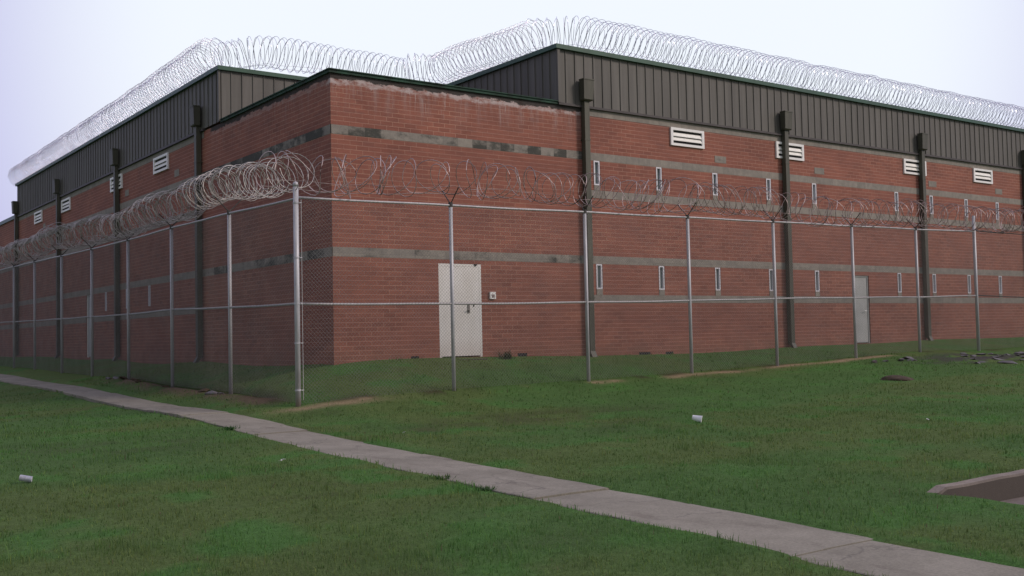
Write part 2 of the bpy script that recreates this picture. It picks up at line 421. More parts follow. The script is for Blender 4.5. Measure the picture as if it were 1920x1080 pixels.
# slight raised lip along near edge
S = soil(GXX, GYY); D = dirt(GXX, GYY)
def lawn_col(x, y):
    a = fbm(x*.35+3, y*.35+1, 4)[..., None]; b_ = fbm(x*1.6+30, y*1.6+12, 4)[..., None]
    g1 = np.array([.083,.160,.048]); g2 = np.array([.108,.160,.052]); g3 = np.array([.076,.168,.044])
    t = sstep(.4,.62,a); c = g1*(1-t)+g2*t
    t = sstep(.55,.72,b_); c = c*(1-t)+g3*t
    return c*(.88+.34*b_)
C = lawn_col(GXX, GYY)
C = C*(1-D[..., None]*.85)+np.array([.062,.042,.034])*D[..., None]*.85
tch = np.exp(-((GXX+1.90)/.14)**2)*sstep(-1.8,-.6,GYY)*(1-sstep(7.6,8.8,GYY)); bnk = np.exp(-((GXX+2.33)/.32)**2)*sstep(-2.6,-1.4,GYY)*(1-sstep(8.0,9.4,GYY))*sstep(.3,.55,fbm(GXX*3, GYY*1.5, 3))
C = C*(1-bnk[..., None]*.8)+np.array([.17,.12,.09])*bnk[..., None]*.8
C = C*(1-tch[..., None]*.85)+np.array([.022,.015,.012])*tch[..., None]*.85
rub = np.exp(-((GXX-17.8)/3.2)**2-((GYY+4.2)/.9)**2)[..., None]
C = C*(1-.75*rub*(D[..., None] > .25))+np.array([.075,.072,.078])*(.75*rub*(D[..., None] > .25))
C = C*(1-S[..., None])+np.array([.33,.25,.16])*S[..., None]
nx_, ny_ = GXX.shape
idx = np.arange(nx_*ny_).reshape(nx_, ny_)
F = np.stack([idx[:-1,:-1], idx[1:,:-1], idx[1:,1:], idx[:-1,1:]], -1)
cxm = (gx[:-1]+gx[1:])/2; cym = (gy[:-1]+gy[1:])/2
CX, CY = np.meshgrid(cxm, cym, indexing='ij')
hole = (CX > KX+.11) & (CX < 12.0) & (CY < KY-.11) & (CY > -19.0)
F = F[~hole].reshape(-1, 4)
g = mesh_np('ground', np.stack([GXX, GYY, GZ], -1).reshape(-1, 3), F, M['ground'], col=C.reshape(-1, 3), smooth=True)
tag(g, 'green lawn around the brick building with sandy and brown bare patches', 'lawn', kind='structure')

# driveway floor and kerb
mb = MB()
zk = T(-1, -15)
for i in range(12):
    for j in range(4):
        x0 = KX+.10+i*(12.2-KX)/12; x1 = KX+.10+(i+1)*(12.2-KX)/12; y0 = -19.2+j*(19.2-15.05)/4; y1 = -19.2+(j+1)*(19.2-15.05)/4
        mb.quad((x0,y0,zk-.19),(x1,y0,zk-.19),(x1,y1,zk-.19),(x0,y1,zk-.19))
dr = mb.build('driveway', M['drive']); tag(dr, 'dirty concrete driveway below the kerb at the right edge', 'driveway', kind='structure')
def kerb(mb):
    # profile swept: along x at y=KY, and along y at x=KX
    n = 46
    for i in range(n):
        x0 = KX+i*(12.3-KX)/n; x1 = KX+(i+1)*(12.3-KX)/n
        z0 = T(x0, KY)+.022+.004*math.sin(i*2.1)-(.09 if i == 0 else 0); z1 = T(x1, KY)+.022+.004*math.sin((i+1)*2.1)
        P = lambda x, z: [(x,KY+.03,z-.16),(x,KY,z+.012),(x,KY-.10,z+.006),(x,KY-.116,z-.014),(x,KY-.125,z-.26)]
        a = P(x0,z0); b = P(x1,z1)
        mb.add(a+b, [(k,k+1,k+6,k+5) for k in range(4)])
    n = 16
    for i in range(n):
        y0 = KY-i*4.1/n; y1 = KY-(i+1)*4.1/n
        z0 = T(KX, y0)-.03; z1 = T(KX, y1)-.03
        P = lambda y, z: [(KX-.03,y,z-.16),(KX,y,z+.012),(KX+.10,y,z+.006),(KX+.116,y,z-.014),(KX+.125,y,z-.26)]
        a = P(y0,z0); b = P(y1,z1)
        mb.add(a+b, [(k+5,k+6,k+1,k) for k in range(4)])
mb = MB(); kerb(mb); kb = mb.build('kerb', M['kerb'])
tag(kb, 'worn concrete kerb around the sunken driveway corner', 'kerb', kind='structure')

# sidewalk: slabs with joints
mb = MB()
joints = [-26.0,-24.1,-22.2,-20.3,-18.1,-15.93,-14.0,-12.86,-10.96,-9.1,-7.2,-5.4,-3.7,-1.9,0,1.8,3.7,5.5,7.4,9.3,11.2,13,15,17,19,21,23,25,27,29,31,33,35,37,39]
r2 = random.Random(5)
for a, b_ in zip(joints[:-1], joints[1:]):
    dz = r2.uniform(-.006,.006); tl = r2.uniform(-.008,.008); n = 8
    rows = []
    for i in range(n+1):
        y = a+.004+(b_-a-.008)*i/n
        c = float(walk_c(y)); hw = WH+.012*math.sin(y*5)+r2.uniform(-.006,.006)
        z = T(c, y)-.004+dz+tl*(i/n-.5)
        rows.append([(c-hw, y, z-.10),(c-hw, y, z-.006),(c-hw+.012, y, z),(c, y, z+.004),(c+hw-.012, y, z),(c+hw, y, z-.006),(c+hw, y, z-.10)])
    V = [p for r_ in rows for p in r_]
    Fq = [(i*7+k, i*7+k+1, (i+1)*7+k+1, (i+1)*7+k) for i in range(n) for k in range(6)]
    Fq = [tuple(reversed(f)) for f in Fq]
    mb.add(V, Fq)
    mb.add(rows[0], [tuple(range(7))]); mb.add(rows[-1], [tuple(range(6,-1,-1))])
wk = mb.build('sidewalk', M['walk']); tag(wk, 'narrow pinkish concrete sidewalk crossing the lawn', 'sidewalk', kind='structure')

# ------------------------------------------------------------------ grass blades
CAMX, CAMY = -10.42, -20.72
def grass():
    zones = [(4.2, 8.5, 1500, .034, .0050), (8.5, 13, 720, .036, .0068), (13, 20, 330, .04, .0095), (20, 32, 110, .045, .014)]
    yaw = math.radians(53.8); Vs = []; Cs = []; n0 = 0
    for (d0, d1, dens, h, w) in zones:
        half = math.radians(36)
        area = half*(d1*d1-d0*d0); n = int(area*dens)
        a = yaw+RNG.uniform(-half, half, n); d = np.sqrt(RNG.uniform(d0*d0, d1*d1, n))
        x = CAMX+d*np.cos(a); y = CAMY+d*np.sin(a)
        # clumping
        cl = fbm(x*3.1+5, y*3.1, 3)
        s = soil(x, y); dd = dirt(x, y)
        walk = np.abs(x-walk_c(y)) < WH-.005+.035*(fbm(x*.1, y*2.2, 3)-.35)*0
        over = (RNG.random(n) < .0)
        inb = (x > -.03) & (y > -.03)
        drv = (x > KX-.0) & (y < KY+.0)
        keep = ~walk & ~inb & ~drv & (RNG.random(n) > s*1.3) & (RNG.random(n) > dd*1.15) & ~((np.abs(x+2.0) < .22) & (y > -1.2) & (y < 8.2) & (RNG.random(n) < .85)) & (RNG.random(n) < .35+1.1*cl)
        x = x[keep]; y = y[keep]; cl = cl[keep]; m = len(x); d = d[keep]
        z = gz(x, y)-.004
        # longer fringe beside slab, walls and fence
        e = np.abs(np.abs(x-walk_c(y))-WH); fr = 1+.55*np.exp(-(e/.07)**2)*(fbm(x*2,y*2,2) > .40)
        fr = fr*(1+.9*np.exp(-((y+2.73)/.12)**2)*(x > -2))
        tall = np.where(RNG.random(m) < .02, 1.9, 1.0)*(1+.7*sstep(.6,.75,fbm(x*1.9+60,y*1.9+4,3)))*(.75+.5*fbm(x*.8,y*.8,3))
        hh = h*(.45+.9*RNG.random(m))*(.6+.8*cl)*fr*tall
        ang = RNG.uniform(0, 2*PI, m); lean = RNG.uniform(.1, .95, m)
        dx = np.cos(ang); dy = np.sin(ang); px = -dy; py = dx
        ww = w*(.6+.8*RNG.random(m))
        p = np.stack([x, y, z], -1)
        side = np.stack([px, py, np.zeros(m)], -1)*ww[:, None]*.5
        up = np.stack([dx*lean*.35, dy*lean*.35, np.ones(m)], -1)*hh[:, None]
        tip = np.stack([dx*lean, dy*lean, 1-.35*lean], -1)*hh[:, None]*1.05
        V = np.stack([p-side, p+side, p+up*.55+side*.8, p+up*.55-side*.8, p+tip], 1)
        c = lawn_col(x, y)
        br = (.80+.5*RNG.random(m))[:, None]
        yel = (RNG.random(m) < .14)[:, None]
        c = c*br*1.15
        c = np.where(yel, c*np.array([1.45,1.22,1.1]), c)
        fresh = sstep(.6,.72,fbm(x*2.2+80, y*2.2+50, 3))[:, None]
        c = c*(1-fresh*.5)+np.array([.075,.160,.042])*fresh*.5*br
        dry = (RNG.random(m) < .015)[:, None]
        c = np.where(dry, np.array([.17,.15,.09]), c)
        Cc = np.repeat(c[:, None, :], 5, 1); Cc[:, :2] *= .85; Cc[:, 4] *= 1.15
        Vs.append(V.reshape(-1, 3)); Cs.append(Cc.reshape(-1, 3))
    V = np.concatenate(Vs); Cc = np.concatenate(Cs); m = len(V)//5
    b0 = np.arange(m)[:, None]*5
    # two triangles + tip as tris
    F = np.concatenate([b0+np.array([0,1,2]), b0+np.array([0,2,3]), b0+np.array([3,2,4])])
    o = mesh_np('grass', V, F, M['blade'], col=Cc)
    tag(o, 'short mown green grass covering the lawn', 'grass', kind='stuff')
    print('grass blades', m)
grass()

# ------------------------------------------------------------------ building
bld = empty('brick_building', (0,0,-.5), 'large red brick prison building with dark metal upper storey', 'building')
LOW = 5.77; TOPZ = 7.26; XR = 40.0; YL = 30.75; YE = 38.0
BS = 5.738
door_R = [(2.66,3.84,-.47,1.69), (17.96,18.74,-.47,1.665)]
win_x = [7.49,9.68,11.84,14.09,16.17,20.36,22.33,24.44,26.45,28.6]
win_y = [12.36,14.65,17.05]
WU = (3.80,4.43); WL = (1.14,1.78)
holesR = [d for d in door_R]+[(x-.10,x+.128,*WL) for x in win_x]+[(x-.10,x+.128,*WU) for x in win_x]
vent_R = [(10.14,11.42),(14.45,15.70),(20.80,22.06),(24.95,26.16)]
vent_L = [(10.47,11.79),(15.05,16.35),(21.67,22.96),(26.2,27.5)]
door_L = (18.75,19.60,-.45,1.86)
holesL = [door_L]+[(y-.10,y+.10,*WL) for y in win_y]
def wall(mb, along, u0, u1, z0, z1, holes, depth=.10):
    us = sorted({u0,u1,*[h[0] for h in holes],*[h[1] for h in holes]}); us = [u for u in us if u0 <= u <= u1]
    zs = sorted({z0,z1,*[h[2] for h in holes],*[h[3] for h in holes]})
    P = (lambda u, d, z: (u, d, z)) if along == 'x' else (lambda u, d, z: (d, u, z))
    for a, b_ in zip(us[:-1], us[1:]):
        for c, d in zip(zs[:-1], zs[1:]):
            um = (a+b_)/2; zm = (c+d)/2
            if any(h[0] < um < h[1] and h[2] < zm < h[3] for h in holes): continue
            mb.quad(P(a,0,c),P(b_,0,c),P(b_,0,d),P(a,0,d))
    for (a,b_,c,d) in holes:
        mb.quad(P(a,0,c),P(a,depth,c),P(a,depth,d),P(a,0,d)); mb.quad(P(b_,0,c),P(b_,depth,c),P(b_,depth,d),P(b_,0,d))
        mb.quad(P(a,0,d),P(b_,0,d),P(b_,depth,d),P(a,depth,d)); mb.quad(P(a,0,c),P(b_,0,c),P(b_,depth,c),P(a,depth,c))
mb = MB(); wall(mb, 'x', 0, XR, -1.2, LOW-.02, holesR); wall(mb, 'y', 0, YE, -1.2, LOW-.02, holesL)
mb.build('wall', M['brick'], bld)
mb = MB(); mb.quad((XR,0,-1.2),(XR,YE,-1.2),(XR,YE,LOW-.02),(XR,0,LOW-.02)); mb.quad((0,YE,-1.2),(XR,YE,-1.2),(XR,YE,LOW-.02),(0,YE,LOW-.02))
mb.build('rear_wall', M['brick'], bld)
# inner backing (dark rooms behind glass)
# block bands: (z_top, thickness)
def band(z1, z0, segs, along, mat, holes=()):
    mb = MB(); k = .006
    for (a, b_) in segs:
        cuts = [(a, b_)]
        for (h0, h1) in holes:
            new = []
            for (c, d) in cuts:
                if h1 <= c or h0 >= d: new.append((c, d))
                else:
                    if h0 > c: new.append((c, h0))
                    if h1 < d: new.append((h1, d))
            cuts = new
        for (c, d) in cuts:
            if along == 'x': mb.box(c, d, -k, .02, z0, z1)
            else: mb.box(-k, .02, c, d, z0, z1)
    return mb.build('block_band', mat, bld)
HB1, HB3, HB4, HB2 = 4.63, 1.984, .994, 3.669
band(HB1, HB1-.2, [(0,7.15)], 'x', M['band_dirty']); band(HB1, HB1-.2, [(7.15,XR)], 'x', M['band'])
band(HB3, HB3-.2, [(0,7.15)], 'x', M['band_dirty']); band(HB3, HB3-.2, [(7.15,XR)], 'x', M['band'])
band(HB4, HB4-.2, [(7.3,XR)], 'x', M['band'], [(17.96,18.74)]); band(HB2, HB2-.2, [(7.3,XR)], 'x', M['band'])
band(BS, BS-.17, [(7.05,XR)], 'x', M['band'])
band(HB1, HB1-.2, [(.021,7.7)], 'y', M['band_dirty']); band(HB1, HB1-.2, [(7.7,YE)], 'y', M['band'])
band(HB3, HB3-.2, [(.021,7.7)], 'y', M['band_dirty']); band(HB3, HB3-.2, [(7.7,YE)], 'y', M['band'], [])
band(HB4, HB4-.2, [(8.0,YE)], 'y', M['band'], [(18.75,19.60)]); band(HB2, HB2-.2, [(8.0,YE)], 'y', M['band'])
band(BS, BS-.17, [(7.6,YL)], 'y', M['band'])
# sill blocks below each window
for x in win_x:
    for zb, zt in ((WL[0],.994), (WU[0],3.669)):
        mb = MB(); mb.box(x-.10,x+.10,-.012,.02,zt,zb-.001); mb.build('sill', M['band'], bld)
# single blocks under the vents
for x in (12.09,16.45,22.45,26.6):
    mb = MB(); mb.box(x-.23,x+.23,-.008,.02,4.735,4.925); mb.build('vent_block', M['band'], bld)
for y in (9.8,14.6,25.9):
    mb = MB(); mb.box(-.008,.02,y-.2,y+.2,4.80,5.0); mb.build('vent_block', M['band'], bld)
# windows: frame > pane
def window(along, u, z0, z1):
    P = (lambda a,b_,d0,d1,c,d: (a,b_,d0,d1,c,d)) if along == 'x' else (lambda a,b_,d0,d1,c,d: (d0,d1,a,b_,c,d))
    mb = MB(); w = .10; t = .038
    for q in ((u-w,u-w+t,.0,.075,z0,z1),(u+w-t,u+w,.0,.075,z0,z1),(u-w+t,u+w-t,.0,.075,z1-t,z1),(u-w+t,u+w-t,.0,.075,z0,z0+t)):
        q = (q[0]+.003*(q[0]<=u-w+1e-6), q[1]-.003*(q[1]>=u+w-1e-6), q[2]-.012, q[3], q[4]+.002, q[5]-.002)
        mb.box(*P(*q))
    fr = mb.build('window', M['frame'], bld)
    mb = MB(); mb.box(*P(u-w+t,u+w-t,.045,.06,z0+t,z1-t)); mb.build('pane', M['glass'], fr)
for x in win_x: window('x', x, *WL); window('x', x, *WU)
for y in win_y: window('y', y, *WL)
# louvre vents: frame > slats, opening
def vent(along, u0, u1, z0, z1, n):
    P = (lambda a,b_,d0,d1,c,d: (a,b_,d0,d1,c,d)) if along == 'x' else (lambda a,b_,d0,d1,c,d: (d0,d1,a,b_,c,d))
    t = .085; mb = MB()
    for q in ((u0,u0+t,z0,z1),(u1-t,u1,z0,z1),(u0+t,u1-t,z1-t*.8,z1),(u0+t,u1-t,z0,z0+t*.8)):
        mb.box(*P(q[0],q[1],-.05,.01,q[2],q[3]))
    fr = mb.build('vent', M['white'], bld)
    mb = MB(); mb.box(*P(u0+t,u1-t,-.003,.004,z0+t*.8,z1-t*.8)); mb.build('opening', M['black'], fr)
    H = z1-z0-2*t*.8
    for i in range(n):
        zc = z0+t*.8+H*(i+1)/(n+1)
        mb = MB(); a, b_ = u0+t, u1-t
        Q = (lambda u,d,z: (u,d,z)) if along == 'x' else (lambda u,d,z: (d,u,z))
        for (d0,z_0,d1,z_1) in ((-.006,zc+.055,-.044,zc-.03),):
            V = [Q(a,d0,z_0),Q(b_,d0,z_0),Q(b_,d1,z_1),Q(a,d1,z_1),Q(a,d0,z_0-.02),Q(b_,d0,z_0-.02),Q(b_,d1,z_1-.02),Q(a,d1,z_1-.02)]
            mb.add(V, [(0,1,2,3),(7,6,5,4),(3,2,6,7),(0,3,7,4),(1,5,6,2),(0,4,5,1)])
        mb.build('slat', M['slat'], fr)
for i, (a, b_) in enumerate(vent_R): vent('x', a, b_, 5.07, 5.56, 2)
for (a, b_) in vent_L: vent('y', a, b_, 5.12, 5.60, 2)
# doors
def door(along, u0, u1, z0, z1, mat, frame_mat, rec, fo=.02, fw=.055):
    P = (lambda a,b_,d0,d1,c,d: (a,b_,d0,d1,c,d)) if along == 'x' else (lambda a,b_,d0,d1,c,d: (d0,d1,a,b_,c,d))
    mb = MB(); mb.box(*P(u0+fw,u1-fw,rec,rec+.04,z0+.03,z1-fw)); dr = mb.build('door', mat, bld)
    mb = MB()
    mb.box(*P(u0+.002,u0+fw,rec-fo,.095,z0,z1-.002)); mb.box(*P(u1-fw,u1-.002,rec-fo,.095,z0,z1-.002)); mb.box(*P(u0+fw,u1-fw,rec-fo,.095,z1-fw,z1-.002))
    mb.build('frame', frame_mat, dr)
    return dr
d1 = door('x', 2.66, 3.84, -.47, 1.69, M['door'], M['door'], .004, fo=.004, fw=.06)
mb = MB(); mb.box(3.44,3.50,-.012,.010,.55,.78); mb.box(3.455,3.485,-.045,-.012,.60,.63); mb.tube([(3.47,-.045,.62),(3.40,-.05,.62)],.012,6); mb.build('handle', simple('worn_handle', (.16,.15,.14), .5), d1)
mb = MB(); mb.box(3.60,3.63,-.006,.010,.70,.76); mb.build('lock', M['flash'], d1)
mb = MB(); mb.add([(3.62,-.014,1.692),(3.74,-.014,1.692),(3.69,-.014,1.64),(3.66,-.014,1.65)], [(0,1,2,3)]); mb.build('rust_hole', M['black'], d1)
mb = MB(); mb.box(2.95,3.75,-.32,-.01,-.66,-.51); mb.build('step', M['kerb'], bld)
d2 = door('x', 17.96, 18.74, -.47, 1.665, M['door_grey'], M['door_grey'], .055)
mb = MB(); mb.tube([(18.56,.05,.55),(18.56,-.01,.55),(18.45,-.012,.55)],.015,6); mb.build('handle', M['white'], d2)
d3 = door('y', 18.75, 19.60, -.45, 1.86, M['door_grey'], M['white'], .05)
mb = MB(); mb.tube([(.05,18.95,.6),(-.02,18.95,.6),(-.02,19.05,.6)],.015,6); mb.build('handle', M['frame'], d3)
# call box beside first door
mb = MB(); mb.box(4.06,4.22,-.05,-.001,.88,1.045); cbx = mb.build('call_box', M['white'], bld)
mb = MB(); mb.box(4.10,4.18,-.056,-.0505,.91,.985); mb.build('speaker_grille', simple('grey_grille', (.25,.2,.2), .6), cbx)
# small lamp on the parapet wall and dark weep holes at the foot
for x, w_, z in ((5.0,.14,-.45),(9.0,.20,-.53),(9.9,.14,-.54),(2.0,.10,-.44)):
    mb = MB(); mb.box(x-w_,x+w_,-.006,.01,z-.06,z+.03); mb.build('weep_hole', M['black'], bld)

# coping of low block
mb = MB()
mb.box(-.05,6.30,-.05,.32,LOW-.02,LOW+.04); mb.box(-.05,.32,.32,6.26,LOW-.02,LOW+.04)
mb.box(-.075,6.29,-.075,.33,LOW+.041,LOW+.065); mb.box(-.075,.33,.331,6.25,LOW+.041,LOW+.065)
cp = mb.build('coping', M['coping'], bld)
mb = MB(); mb.box(-.06,.32,YL+.02,YE,LOW-.02,LOW+.14); mb.build('coping', M['cap'], bld)
mb = MB(); mb.quad((.3,.3,LOW-.1),(6.3,.3,LOW-.1),(6.3,6.3,LOW-.1),(.3,6.3,LOW-.1)); mb.build('low_roof', M['flash'], bld)
# upper metal storey
NX, NY = 6.25, 6.30
def siding(path_u0, u1, along, off, flip, z0=5.80, z1=7.15, sp=.305, outn=-1):
    """flat panel with proud ribs; off = plane coordinate, outn = outward sign"""
    mb = MB(); u = path_u0; k = 0
    P = (lambda u_,d,z: (u_,d,z)) if along == 'x' else (lambda u_,d,z: (d,u_,z))
    prof = []
    while u < u1-1e-6:
        e = min(u+sp, u1)
        prof += [(u, 0), (min(u+.255,e), 0), (min(u+.259,e), .022), (min(u+.276,e), .022), (min(u+.280,e), 0)]
        u = e
    prof.append((u1, 0))
    V = []; 
    for (a, h) in prof:
        V += [P(a, off+outn*h, z0), P(a, off+outn*h, z1)]
    Fq = [(2*i, 2*i+2, 2*i+3, 2*i+1) for i in range(len(prof)-1)]
    mb.add(V, Fq); return mb.build('metal_siding', M['siding'], bld)
siding(NX, XR, 'x', -.03, 0); siding(NY, YL, 'y', -.03, 0)
siding(0, NY, 'y', NX, 0, z0=LOW-.15); siding(0, NX, 'x', NY, 0, z0=LOW-.15)
siding(0, XR, 'x', YL, 0, z0=LOW-.15, outn=1)
# flashing lip below siding
mb = MB(); mb.box(NX,XR,-.075,.02,5.742,5.80); mb.build('flashing', M['flash'], bld)
mb = MB(); mb.box(-.075,.02,NY+1.2,YL,5.742,5.80); mb.build('flashing', M['flash'], bld)
mb = MB(); mb.box(NX-.05,NX+.05,.33,NY-.0,LOW-.02,LOW+.03); mb.build('flashing', M['flash'], bld)
# green cap along all upper edges
mb = MB(); z0, z1 = 7.15, 7.26
mb.box(NX-.08,XR,-.12,.12,z0,z1); mb.box(NX-.08,NX+.12,.12,NY,z0,z1); mb.box(-.12,NX+.12,NY-.08,NY+.12,z0,z1-.002)
mb.box(-.12,.12,NY+.12,YL+.1,z0,z1); mb.box(.12,XR,YL-.1,YL+.1,z0,z1)
mb.build('roof_trim', M['cap'], bld)
mb = MB(); mb.box(NX-.02,NX+.06,-.085,-.031,5.80,7.15); mb.build('corner_trim', M['siding'], bld); mb = MB(); mb.box(-.085,-.031,NY-.02,NY+.06,5.80,7.15); mb.build('corner_trim', M['siding'], bld)
mb = MB(); mb.quad((NX,0,7.1),(XR,0,7.1),(XR,YL,7.1),(NX,YL,7.1)); mb.quad((0,NY,7.1),(NX,NY,7.1),(NX,YL,7.1),(0,YL,7.1)); mb.build('roof', M['flash'], bld)
# downspouts with leader heads
def downspout(along, u, zg):
    P = (lambda a,b_,d0,d1,c,d: (a,b_,d0,d1,c,d)) if along == 'x' else (lambda a,b_,d0,d1,c,d: (d0,d1,a,b_,c,d))
    wm = M['spout']
    mb = MB(); mb.box(*P(u-.08,u+.08,-.17,-.03,zg+.12,5.90))
    # shoe
    a = [P(u-.085,u+.085,-.22,-.03,zg+.12,zg+.12)]
    Q = (lambda u_,d,z: (u_,d,z)) if along == 'x' else (lambda u_,d,z: (d,u_,z))
    V = [Q(u-.084,-.03,zg+.119),Q(u+.084,-.03,zg+.119),Q(u+.084,-.17,zg+.119),Q(u-.084,-.17,zg+.119),Q(u-.084,-.2,zg-.06),Q(u+.084,-.2,zg-.06),Q(u+.084,-.25,zg-.03),Q(u-.084,-.25,zg-.03)]
    mb.add(V, [(0,1,5,4),(1,2,6,5),(2,3,7,6),(3,0,4,7),(4,5,6,7)])
    ds = mb.build('downspout', wm, bld)
    mb = MB(); w = .19
    V = []
    for (zz, ww, d0) in ((5.90,.135,.22),(5.93,.15,.25),(6.42,.165,.27)):
        V += [Q(u-ww,-.0765,zz),Q(u+ww,-.0765,zz),Q(u+ww,-d0,zz),Q(u-ww,-d0,zz)]
    Fq = [(3,2,1,0),(8,9,10,11)]
    for k in (0,4): Fq += [(k,k+1,k+5,k+4),(k+1,k+2,k+6,k+5),(k+2,k+3,k+7,k+6),(k+3,k,k+4,k+7)]
    mb.add(V, Fq); mb.box(*P(u-.175,u+.175,-.28,-.0765,6.421,6.45))
    mb.build('leader_head', wm, ds)
    for zz in (.9,2.9,4.9):
        mb = MB(); mb.box(*P(u-.095,u+.095,-.175,-.001,zz,zz+.03)); mb.build('strap', wm, ds)
for u in (7.08,14.78,21.72,28.3,35.4): downspout('x', u, T(u,0))
for u in (7.82,15.45,23.2,30.72): downspout('y', u, T(0,u))


# ------------------------------------------------------------------ fences
def fence(name, label, along, fixed, posts, zb, zr, zm, extra=None, mesh_end=None):
    """posts: list of positions; zb/zr/zm: functions of position (ground, top rail, mid rail)"""
    P = (lambda u,d,z: (u,fixed+d,z)) if along == 'x' else (lambda u,d,z: (fixed+d,u,z))
    root = empty(name, P(posts[0],0,zb(posts[0])), label, 'fence')
    for i, u in enumerate(posts):
        if extra and i in extra: continue
        mb = MB(); r = .040
        mb.tube([P(u,0,zb(u)-.15),P(u,0,zr(u)-.03)], r, 10)
        po = mb.build('post', M['post'], root, True)
        mb = MB(); mb.tube([P(u,0,zr(u)-.03),P(u,0,zr(u)+.06)], .046, 8)
        for s in (-1, 1):
            mb.tube([P(u,s*.02,zr(u)+.05),P(u,s*.27,zr(u)+.30),P(u,s*.30,zr(u)+.33)], .012, 5)
        mb.build('barb_arm', M['arm'], po)
    u0, u1 = posts[0], posts[-1]
    for nm, fz, r in (('top_rail', zr, .024), ('middle_rail', zm, .023)):
        mb = MB(); us = np.linspace(u0, (mesh_end or u1), 40)
        mb.tube([P(u, -.045*0, fz(u)+.006*math.sin(u*1.7)) for u in us], r, 8); mb.build(nm, M['rail'], root, True)
    # chain link: two families of diagonal wires, woven
    H = 3.75; sp = .072; Vs = []; Fs = []; n = 0; nseg = 8
    L0 = (mesh_end or u1)-u0
    for fam in (1, -1):
        for k in np.arange(-H, L0+H, sp):
            t0 = 0.; t1 = 1.
            # u = u0 + k + fam*H*t
            lo = max(0, min(1, ((0-k)/(fam*H)))); hi = max(0, min(1, ((L0-k)/(fam*H))))
            if fam == 1: a, b_ = lo, hi
            else: a, b_ = hi, lo
            if b_-a < .004: continue
            m = max(2, int(nseg*(b_-a))+1)
            t = np.linspace(a, b_, m); uu = u0+k+fam*H*t
            z = np.array([zb(v)+.04+(zr(v)-zb(v)-.05)*tt for v, tt in zip(uu, t)])
            d = .034+.0018*fam
            pts = np.array([P(v, -d if along == 'x' else -d, q) for v, q in zip(uu, z)])
            V, F = tube_np(pts, .0023, 3); Vs.append(V); Fs.append(np.array(F)+n); n += len(V)
    mesh_np('chain_link', np.concatenate(Vs), np.concatenate(Fs), M['mesh'], root)
    return root, P
ui = lambda xs, zs: (lambda u: float(np.interp(u, xs, zs)))
RX = [-2.1,1.25,4.75,7.93,10.98,14.2,17.17,20.22,23.6,27,31]
zrR = ui(RX, [2.60,2.635,2.68,2.715,2.752,2.785,2.82,2.875,2.99,3.06,3.1]); zmR = ui(RX, [.66,.66,.696,.738,.798,.838,.865,.92,.90,.95,1.0])
zbR = ui(RX, [-1.19,-1.07,-1.025,-.973,-.9,-.793,-.712,-.76,-.72,-.7,-.7])
fr, PR = fence('chain_link_fence', 'tall galvanised chain link fence in front of the right brick wall and white door', 'x', -2.734, RX[:-3], zbR, zrR, zmR, extra=(0,7))
# corner post (with brace bands and tension bars) and tall plain end post
mb = MB(); mb.tube([(-2.1,-2.734,-1.35),(-2.1,-2.734,2.83)], .049, 14); cpst = mb.build('corner_post', M['post'], fr, True)
mb = MB(); mb.lathe((-2.1,-2.734,2.83), [(.054,-.03),(.054,.015),(.042,.045),(.012,.06)], 12); mb.build('cap', M['post'], cpst, True)
for z in (-.9,-.05,.66,1.5,2.5):
    mb = MB(); mb.tube([(-2.1,-2.734,z-.015),(-2.1,-2.734,z+.015)], .054, 12); mb.box(-2.055,-2.012,-2.79,-2.78,z-.008,z+.008); mb.build('band', M['post'], cpst)
mb = MB(); mb.box(-2.022,-2.014,-2.782,-2.774,-1.08,2.56); mb.build('tension_bar', M['rail'], cpst)
mb = MB(); mb.tube([(20.22,-2.734,-.9),(20.22,-2.734,3.36)], .050, 10); mb.build('end_post', M['post'], fr, True)
# sagging dark cables beyond the end post, new post further on
mb = MB(); us = np.linspace(20.27, 31, 24)
mb.tube([(u,-2.76,2.90+.0062*(u-20.3)-.02*math.sin((u-20.3)*.5)) for u in us], .016, 6); mb.build('cable', M['cable'], fr)
mb = MB(); mb.tube([(u,-2.76,.93-.020*(u-20.3)) for u in us], .016, 6); mb.build('cable', M['cable'], fr)
for u in (24.6, 28.0, 31.0):
    mb = MB(); mb.tube([(u,-2.734,-.85),(u,-2.734,zrR(u))], .04, 10); mb.build('post', M['post'], fr, True)
H_ = 3.75
def link_ext():
    Vs=[];Fs=[];n=0
    for fam in (1,-1):
        for k in np.arange(-H_, 10.8+H_, .072):
            lo = max(0,min(1,(0-k)/(fam*H_))); hi = max(0,min(1,(10.8-k)/(fam*H_)))
            a,b_ = (lo,hi) if fam==1 else (hi,lo)
            if b_-a<.004: continue
            pts = np.array([(20.22+k+fam*H_*t,-2.768-.0018*fam, zbR(20.22+k+fam*H_*t)+.04+(2.9+.7+.0)*t) for t in (a,b_)])
            V,F = tube_np(pts,.0023,3); Vs.append(V);Fs.append(np.array(F)+n);n+=len(V)
    mesh_np('chain_link', np.concatenate(Vs), np.concatenate(Fs), M['mesh'], fr)
link_ext()

LY = [-2.73,.74,4.35,7.75,11.22,14.66,18.33,21.62,25.0,28.4,31.8,35.2]
zrL = ui(LY, [2.60,2.679,2.712,2.711,2.745,2.80,2.864,2.913,2.95,2.98,3.0,3.02]); zmL = ui(LY, [.665,.708,.785,.765,.80,.825,.86,.90,.93,.95,.97,1.0])
zbL = ui(LY, [-1.19,-1.075,-1.03,-.9,-.92,-.88,-.80,-.79,-.77,-.75,-.72,-.7])
fl, PL = fence('chain_link_fence', 'tall galvanised chain link fence between the sidewalk and the shaded left brick wall', 'y', -2.0, LY, zbL, zrL, zmL, extra=(0,))

